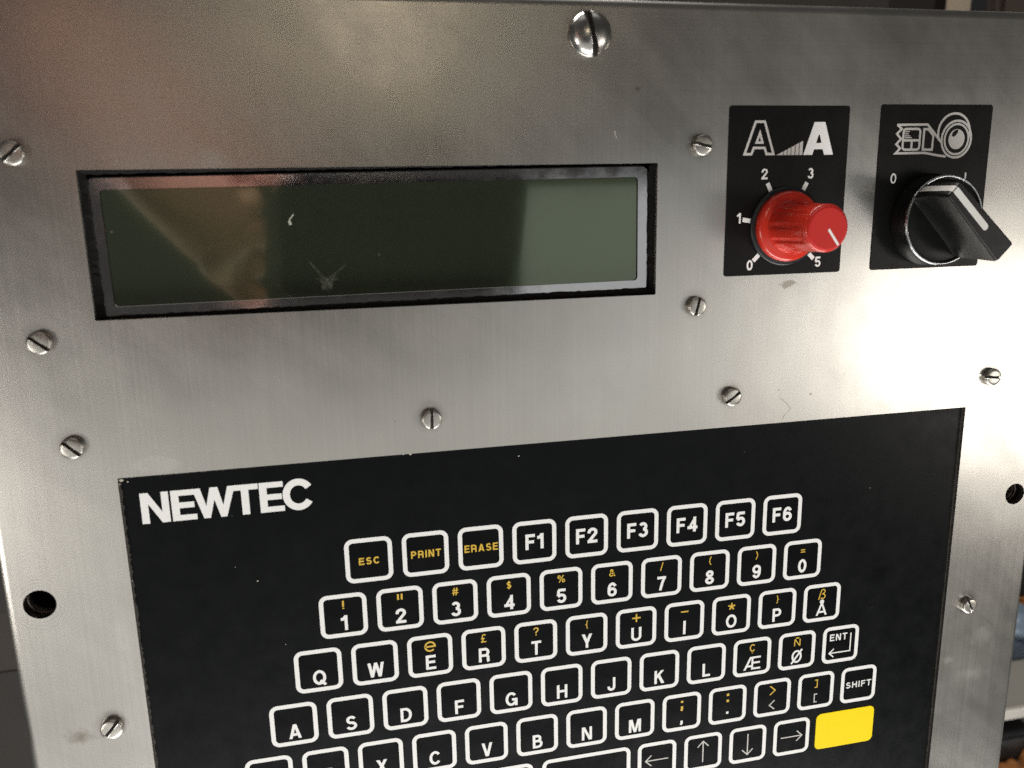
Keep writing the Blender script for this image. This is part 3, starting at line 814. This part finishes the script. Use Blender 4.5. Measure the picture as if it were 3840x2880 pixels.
for a, txt, tp in ((225, "0", (134.3, 91.0)), (171, "1", (129.6, 106.9)), (117, "2", (138.4, 121.3)), (63, "3", (155.55, 121.3)), (9, None, None), (-45, "5", (160.2, 91.3))):
    c, s = math.cos(math.radians(a)), math.sin(math.radians(a))
    mb = MB(); mb.stroke(dp([(KC[0] + 12.6 * c, KC[1] + 12.6 * s), (KC[0] + 16.2 * c, KC[1] + 16.2 * s)]), 1.45, PZ)
    mb.build("tick", WHITE, dial)
    if txt: text_mb(txt, 3.5, .62, tp[0] - dcx, tp[1] - dcy, PZ).build("numeral", WHITE, dial)

dial2 = plate(181.1, 225.5, 89.3, 145.5, "black plate printed with a tape roll symbol, under the black switch")
dcx, dcy = 203.3, 117.4
ST = .78
mb = MB()
mb.stroke(dp([(187.75, 138.75), (189.5, 137.4), (187.75, 135.75), (189.5, 134.1), (187.75, 132.35), (189.4, 130.95), (187.75, 129.3), (199.5, 129.35), (204.0, 128.55), (208.0, 128.05)]), ST, PZ)
mb.stroke(dp([(187.55, 138.75), (199.6, 138.85), (205.6, 132.9)]), ST, PZ + .006)
mb.build("tape_strip", GREYINK, dial2)
mb = MB()
mb.stroke(dp(rrect(190.3, 196.9, 130.5, 137.4, 1.0, 4)), ST, PZ + .012, True)
mb.stroke(dp([(190.3, 133.6), (196.9, 133.6)]), ST, PZ + .018); mb.stroke(dp([(193.8, 133.6), (193.8, 130.5)]), ST, PZ + .024)
for y, x1 in ((136.5, 192.7), (135.8, 192.3), (135.1, 193.0), (134.5, 193.6)): mb.stroke(dp([(190.8, y), (x1, y)]), .34, PZ + .03)
mb.build("printed_label", GREYINK, dial2)
mb = MB(); mb.stroke(dp([(198.4, 137.3), (200.1, 137.3), (202.2, 135.1), (202.1, 130.4), (198.4, 130.5)]), ST, PZ, True); mb.build("blank_label", GREYINK, dial2)
mb = MB()
mb.stroke(dp(circ(210.4, 136.2, 6.35, 6.35, 205, -18, 40)), ST, PZ + .012)
mb.stroke(dp(circ(211.6, 133.9, 5.95, 6.2, 0, 360, 48)), ST, PZ + .03)
mb.stroke(dp(circ(211.65, 133.9, 4.8, 5.1, 0, 360, 48)), ST * .9, PZ + .036)
mb.poly(dp(circ(211.65, 133.9, 3.25, 3.4, 0, 360, 40)[:-1]), PZ + .042)
mb.build("tape_roll", GREYINK, dial2)
mb = MB(); mb.poly(dp([(209.5, 135.2), (209.9, 136.2), (210.9, 137.0), (212.1, 137.2), (211.9, 136.0), (211.0, 135.0), (210.2, 134.6)]), PZ + .05); mb.build("roll_hollow", LABELBLK, dial2)
text_mb("0", 3.5, .5, 187.7 - dcx, 119.1 - dcy, PZ).build("numeral", WHITE, dial2)
text_mb("I", 3.2, .6, 216.75 - dcx, 119.3 - dcy, PZ).build("numeral", WHITE, dial2)

# ================================================================== red knob
knob = thing("red_knob", "glossy red fluted knob with a white pointer line, on the plate with two As", "knob", (KC[0], KC[1], .31))
mb = MB(); mb.lathe([(13.3, 0), (13.3, .7), (12.9, 1.0), (11.0, 1.05)], 72); mb.build("washer", RUBBER, knob)
mb = MB(); mb.lathe([(11.6, .9), (11.85, 1.3), (11.85, 2.5), (11.5, 3.2), (10.8, 3.6), (9.6, 3.8), (8.4, 4.0)], 72, cap_end=False); mb.build("skirt", RED, knob)
def flute(t, z):
    k = max(0.0, min(1.0, (z - 4.0) / 2.2)) * max(0.0, min(1.0, (22.4 - z) / 1.6))
    c = math.cos(10 * t + .5)
    return 1 - .07 * k * max(0, c) ** 1.6
body = [(8.75, 3.95), (8.45, 4.6), (8.25, 6.0)] + [(8.25 - .045 * (z - 6), z) for z in (7, 9, 12, 15, 18, 20, 21, 22, 22.6)] + [(7.55, 23.2), (7.55, 24.2), (7.3, 24.6), (6.95, 24.75)]
mb = MB(); mb.lathe(body, 192, flute, cap_end=False); mb.build("grip", RED, knob)
mb = MB(); mb.lathe([(7.0, 24.55), (6.95, 25.0), (6.6, 25.25), (6.2, 25.3)], 72); cap = mb.build("cap", REDCAP, knob)
a = math.radians(-53.5); c, s = math.cos(a), math.sin(a)
mb = MB(); mb.stroke([(.4 * c, .4 * s), (6.6 * c, 6.6 * s)], .8, 25.34); mb.build("pointer_line", WHITE, cap)

# ================================================================== black selector switch
SCX, SCY = 203.55, 106.3
sw = thing("selector_switch", "black rotary selector switch with chrome ring and white pointer, turned to 0", "switch", (SCX, SCY, .31))
mb = MB(); mb.lathe([(15.9, 0), (15.9, 1.2), (15.4, 1.8), (15.3, 6.6), (15.2, 7.0)], 80, cap_end=False); mb.build("base", KNOBBLK, sw)
mb = MB(); mb.lathe([(15.25, 6.8), (15.45, 7.2), (15.45, 7.7), (15.2, 7.98), (14.75, 8.0), (14.5, 7.75), (14.4, 7.0)], 96, cap_end=False); mb.build("bezel_ring", CHROME, sw)
mb = MB(); mb.lathe([(14.45, 7.0), (13.8, 7.3), (10, 7.45)], 72); mb.build("dial", KNOBBLK, sw)
ux, uy = math.cos(math.radians(136)), math.sin(math.radians(136))
def hp(u, n_): return (ux * u - uy * n_ * -1 * 0 + (-uy) * -0 + ux * 0 + n_ * (-uy) * 1, uy * u + n_ * ux)
def hb():
    mb = MB()
    def ring(half, ext, z, r):
        pts = rrect(-ext, ext, -half, half, r, 4)
        return [(ux * u - uy * v * (1.06 - .16 * u / 15.5), uy * u + ux * v * (1.06 - .16 * u / 15.5), z) for u, v in pts]
    mb.loops([ring(4.3, 14.2, 7.3, 1.0), ring(3.7, 14.9, 8.2, 1.0), ring(3.5, 15.3, 11, 1.0), ring(3.4, 15.5, 16, 1.0), ring(3.55, 15.5, 22.8, 1.0), ring(3.3, 15.25, 23.8, .9), ring(3.05, 15.0, 24.2, .6)], True, True)
    return mb
hd = hb().build("handle", KNOBBLK, sw)
mb = MB()
def hq(u, v, z): return (ux * u - uy * v, uy * u + ux * v, z)
hw = 1.15
sec = [(15.3, 8.6), (15.58, 11), (15.6, 16), (15.6, 22.9), (15.3, 23.9), (14.8, 24.3), (10, 24.3), (4, 24.3), (-2.6, 24.3)]
mb.loops([[hq(u, -hw, z) for u, z in sec], [hq(u, hw, z) for u, z in sec]], False, closed=False)
st_ = len(mb.v); e = [hq(-2.6 - hw * math.sin(q), -hw * math.cos(q) * -1 * -1, 24.3) for q in (math.pi * k / 8 for k in range(9))]
i = mb.add(e); mb.face(range(i + 8, i - 1, -1))
pl = mb.build("pointer_line", simple("worn_white_ink", (.68, .67, .64), .5, 0, .12, 300), hd)

# ================================================================== behind the panel
def boxthing(name, label, cat, mat, x0, x1, y0, y1, z0, z1, part="body", extra=None, group=None):
    t = thing(name, label, cat, ((x0 + x1) / 2, y0, (z0 + z1) / 2), 0, group)
    hx, hy, hz = (x1 - x0) / 2, y1 - y0, (z1 - z0) / 2
    bm = bmesh.new(); bmesh.ops.create_cube(bm, size=1)
    for v in bm.verts: v.co = Vector((v.co.x * 2 * hx * MM, v.co.y * 2 * hz * MM, (v.co.z + .5) * hy * MM))
    bmesh.ops.bevel(bm, geom=bm.edges[:], offset=min(hx, hy, hz) * .12 * MM, segments=2, affect='EDGES')
    me = bpy.data.meshes.new(part); bm.to_mesh(me); bm.free(); me.materials.append(mat)
    link(me, part, t); return t
WOOD = simple("dark_brown_board", (.012, .008, .005), .6, 0, .35, 30)
GREYB = simple("grey_shelf_board", (.25, .24, .21), .6, 0, .1, 20)
CREAM = simple("pale_shelf_lip", (.45, .42, .38), .5, 0, .06, 40)
BLUE = simple("blue_grey_plastic", (.09, .12, .17), .4, 0, .2, 25)
ORANGE = simple("orange_card", (.27, .10, .022), .7, 0, .3, 30)
BROWN = simple("brown_card", (.20, .10, .05), .7, 0, .3, 30)
LILAC = simple("grey_cloth", (.19, .17, .18), .8, 0, .35, 35)
BLK = simple("black_box_paint", (.012, .012, .014), .5, 0, .3, 30)
BEIGE = simple("beige_post_paint", (.28, .225, .165), .5, 0, .12, 30)
WALL = simple("dim_workshop_wall", (.045, .038, .033), .8, 0, .3, 6)
mb = MB(); mb.box(-2500, 3000, -1500, 1800, -1320, -1300); o = mb.build("back_wall", WALL); o['kind'] = 'structure'; o['label'] = "dim brown workshop wall far behind the panel"
# boards on the left, behind the panel
WOOD2 = simple("light_brown_board", (.024, .016, .010), .6, 0, .4, 12)
t = thing("wooden_cabinet", "dark brown plank cabinet behind the panel's left edge", "cabinet", (-420, -900, -560))
y = 0
for k, h in enumerate((190, 170, 118, 96, 62, 120, 160, 180)):
    mb = MB(); mb.box(-300, 300, y + .2, y + h - .2, -18 - k * .3, k % 2 * 1.5); y += h
    mb.build("plank", WOOD2 if k % 3 == 1 else WOOD, t)
# shelves with clutter on the right
shelf = thing("shelf_rack", "pale grey shelf rack behind the panel's right edge", "shelf", (800, -1000, -560))
mb = MB(); mb.box(-190, 330, 558, 566, -200, 158); mb.build("shelf_board", GREYB, shelf)
mb = MB(); mb.box(-190, 330, 555.5, 567.5, 158.2, 162); mb.build("shelf_lip", CREAM, shelf)
mb = MB(); mb.box(-190, 330, 400, 408, -200, 158); mb.build("shelf_board", GREYB, shelf)
for px in (-188, 300):
    mb = MB(); mb.box(px, px + 24, 0, 1000, -200, -176); mb.build("upright", GREYB, shelf)
def heap(name, label, cat, mat, x, y, z, rx, ry, rz, seed, group=None, part="folds"):
    t = thing(name, label, cat, (x, y, z), 0, group)
    rnd = random.Random(seed); bm = bmesh.new(); bmesh.ops.create_icosphere(bm, subdivisions=4, radius=1)
    k = [(Vector((rnd.uniform(-1, 1), rnd.uniform(-1, 1), rnd.uniform(-1, 1))).normalized(), rnd.uniform(3, 8), rnd.uniform(0, 6), rnd.uniform(.03, .09)) for _ in range(9)]
    for v in bm.verts:
        d = 1 + sum(am * abs(math.sin(fr * v.co.dot(ax) + ph)) for ax, fr, ph, am in k)
        v.co = Vector((v.co.x * rx * d * MM, v.co.y * rz * d * MM, max(0, v.co.z + .55) / 1.55 * ry * d * MM))
    for f in bm.faces: f.smooth = True
    me = bpy.data.meshes.new(part); bm.to_mesh(me); bm.free(); me.materials.append(mat); link(me, part, t)
    return t
boxthing("plastic_tub", "blue grey plastic tub standing on the upper shelf", "tub", BLUE, 728, 860, -434, -411, -540, -480)
heap("plastic_bag", "pale blue crumpled bag lying on the blue tub", "bag", simple("pale_blue_film", (.17, .23, .30), .35, 0, .2, 40), 785, -412, -512, 26, 20, 24, 3)
boxthing("orange_carton", "orange brown carton behind the blue tub", "carton", ORANGE, 770, 930, -434, -398, -610, -545)
boxthing("black_case", "black case standing on the orange brown carton", "case", BLK, 780, 930, -397.5, -360, -605, -555)
heap("crumpled_cloth", "grey crumpled cloth heaped under the pale shelf", "cloth", LILAC, 722, -486, -445, 36, 34, 24, 5)
boxthing("dark_box", "black box under the grey cloth", "box", BLK, 655, 712, -505, -459, -425, -388)
for k, (x, y, z, m_) in enumerate(((668, -530, -375, ORANGE), (700, -524, -400, BROWN), (690, -545, -360, LILAC), (712, -512, -385, ORANGE), (664, -560, -350, ORANGE))):
    lab = ["orange rag at the panel's lower right corner", "brown rag behind the orange ones", "grey rag folded among the orange rags", "orange rag at the photo's right border", "orange rag lowest behind the panel"][k]
    heap("rag", lab, "rag", m_, x, y, z, 20, 34, 16, 20 + k, "rags heaped at the lower right")
boxthing("rag_bin", "open low bin holding the rags", "bin", BLK, 640, 760, -594, -561, -440, -330)
# top right, beyond the panel
boxthing("beige_post", "beige post far behind the panel's top edge", "post", BEIGE, 697, 717, -400, 900, -616, -600)
boxthing("black_pipe_box", "black box beside the beige post", "box", BLK, 722, 748, -400, 900, -640, -610)
boxthing("brown_cabinet", "brown cabinet right of the beige post", "cabinet", simple("brown_cabinet_paint", (.045, .032, .025), .6, 0, .2, 12), 790, 1200, -600, 700, -760, -640)
boxthing("dark_cabinet", "dark cabinet behind the panel's top edge", "cabinet", simple("dark_cabinet_paint", (.024, .020, .018), .5, 0, .2, 20), 300, 660, -200, 900, -760, -660)

# ================================================================== the photographer's phone and hand (mirrored in the display)
def Cc(r, u, b):
    return tuple(CAMPOS[i] + RIGHT[i] * r + UP[i] * u + BACK[i] * b for i in range(3))
PHB = simple("phone_black_glass", (.012, .012, .014), .2, 0, .1, 200)
phone = thing("phone", "dark phone held up before the panel, seen mirrored in the display", "phone", Cc(52, -22, 3))
pc = Vector(Cc(52, -22, 3))
mb = MB(); pts = rrect(-79, 87, -39, 39, 10, 6); ls = []
for z, ins in ((0.6, .9), (0, 0), (6.5, 0), (7.4, .9)):
    q = inset(pts, ins) if ins else pts
    ls.append([tuple(Vector(Cc(52 + x, -22 + y, 3 + z)) - pc) for x, y in q])
ls[0] = [tuple(Vector(Cc(52 + x, -22 + y, 3)) - pc) for x, y in inset(pts, .8)]
mb.loops(ls, False, True, True); mb.build("phone_body", PHB, phone)
mb = MB(); q0 = rrect(-79.6, 87.6, -39.6, 39.6, 10.6, 6)
mb.loops([[tuple(Vector(Cc(52 + x, -22 + y, 3 + z)) - pc) for x, y in q] for q, z in ((inset(q0, .5), 1.6), (q0, 2.2), (q0, 5.2), (inset(q0, .5), 5.8))], False)
mb.build("phone_rim", CHROME, phone)
mb = MB(); ls = [[tuple(Vector(Cc(r_ * math.cos(t_) , r_ * math.sin(t_), b_)) - pc) for t_ in (2 * math.pi * k / 32 for k in range(32))] for r_, b_ in ((7, 3), (7, 2.4), (6, 2.2), (3.5, 2.2), (3.2, 2.8))]
mb.loops(ls, False, True); mb.build("lens_ring", PHB, phone)
SKIN = simple("skin", (.62, .34, .26), .5, 0, .12, 60)
def skin_fig():
    t = thing("person", "bare hand and forearm gripping the phone's left end", "person", Cc(-75, 15, 18))
    base = Vector(Cc(-75, 15, 18))
    V = []; E_ = []; Rd = []
    def node(r, u, b, rad, prev=None):
        V.append(W(*(Vector(Cc(r, u, b)) - base))); Rd.append(rad * MM)
        if prev is not None: E_.append((prev, len(V) - 1))
        return len(V) - 1
    palm = node(-63, -10, 16, 33)
    wrist = node(-96, 29, 26, 34, palm)
    f1 = node(-142, 84, 42, 37, wrist); f2 = node(-230, 190, 90, 44, f1); node(-320, 300, 150, 48, f2)
    kn = node(-53, -35, 10, 25, palm)
    for j, (u0, l) in enumerate(((4, 26), (-16, 30), (-36, 28), (-57, 22))):
        a_ = node(-50, u0 * .8 - 6, 7, 11.5, kn)
        b2 = node(-43, u0 - 4, 2, 10.0, a_)
        c2 = node(-37, u0 - 5, 4.0, 8.6, b2)
    th = node(-50, 6, 28, 13, palm); th2 = node(-30, 14, 24, 10, th); node(-12, 17, 20, 8.5, th2)
    me = bpy.data.meshes.new("body"); me.from_pydata(V, E_, []); me.materials.append(SKIN)
    o = link(me, "body", t)
    sk = o.modifiers.new("skin", 'SKIN'); sk.use_smooth_shade = True
    for v, r_ in zip(me.skin_vertices[0].data, Rd): v.radius = (r_, r_)
    me.skin_vertices[0].data[0].use_root = True
    V2 = [W(*(Vector(Cc(r_, u_, b_)) - base)) for r_, u_, b_ in ((-142, 84, 43), (-152, 96, 48), (-230, 190, 90), (-330, 310, 155))]
    m2 = bpy.data.meshes.new("sleeve"); m2.from_pydata(V2, [(0, 1), (1, 2), (2, 3)], []); m2.materials.append(simple("dark_grey_sleeve", (.045, .043, .048), .8, 0, .3, 90))
    o2 = link(m2, "sleeve", t); k2 = o2.modifiers.new("skin", 'SKIN'); k2.use_smooth_shade = True
    for v, r_ in zip(m2.skin_vertices[0].data, (41, 46, 56, 62)): v.radius = (r_ * MM, r_ * MM)
    m2.skin_vertices[0].data[0].use_root = True
    s2 = o2.modifiers.new("sub", 'SUBSURF'); s2.levels = 2; s2.render_levels = 2
    ss = o.modifiers.new("sub", 'SUBSURF'); ss.levels = 2; ss.render_levels = 2
skin_fig()
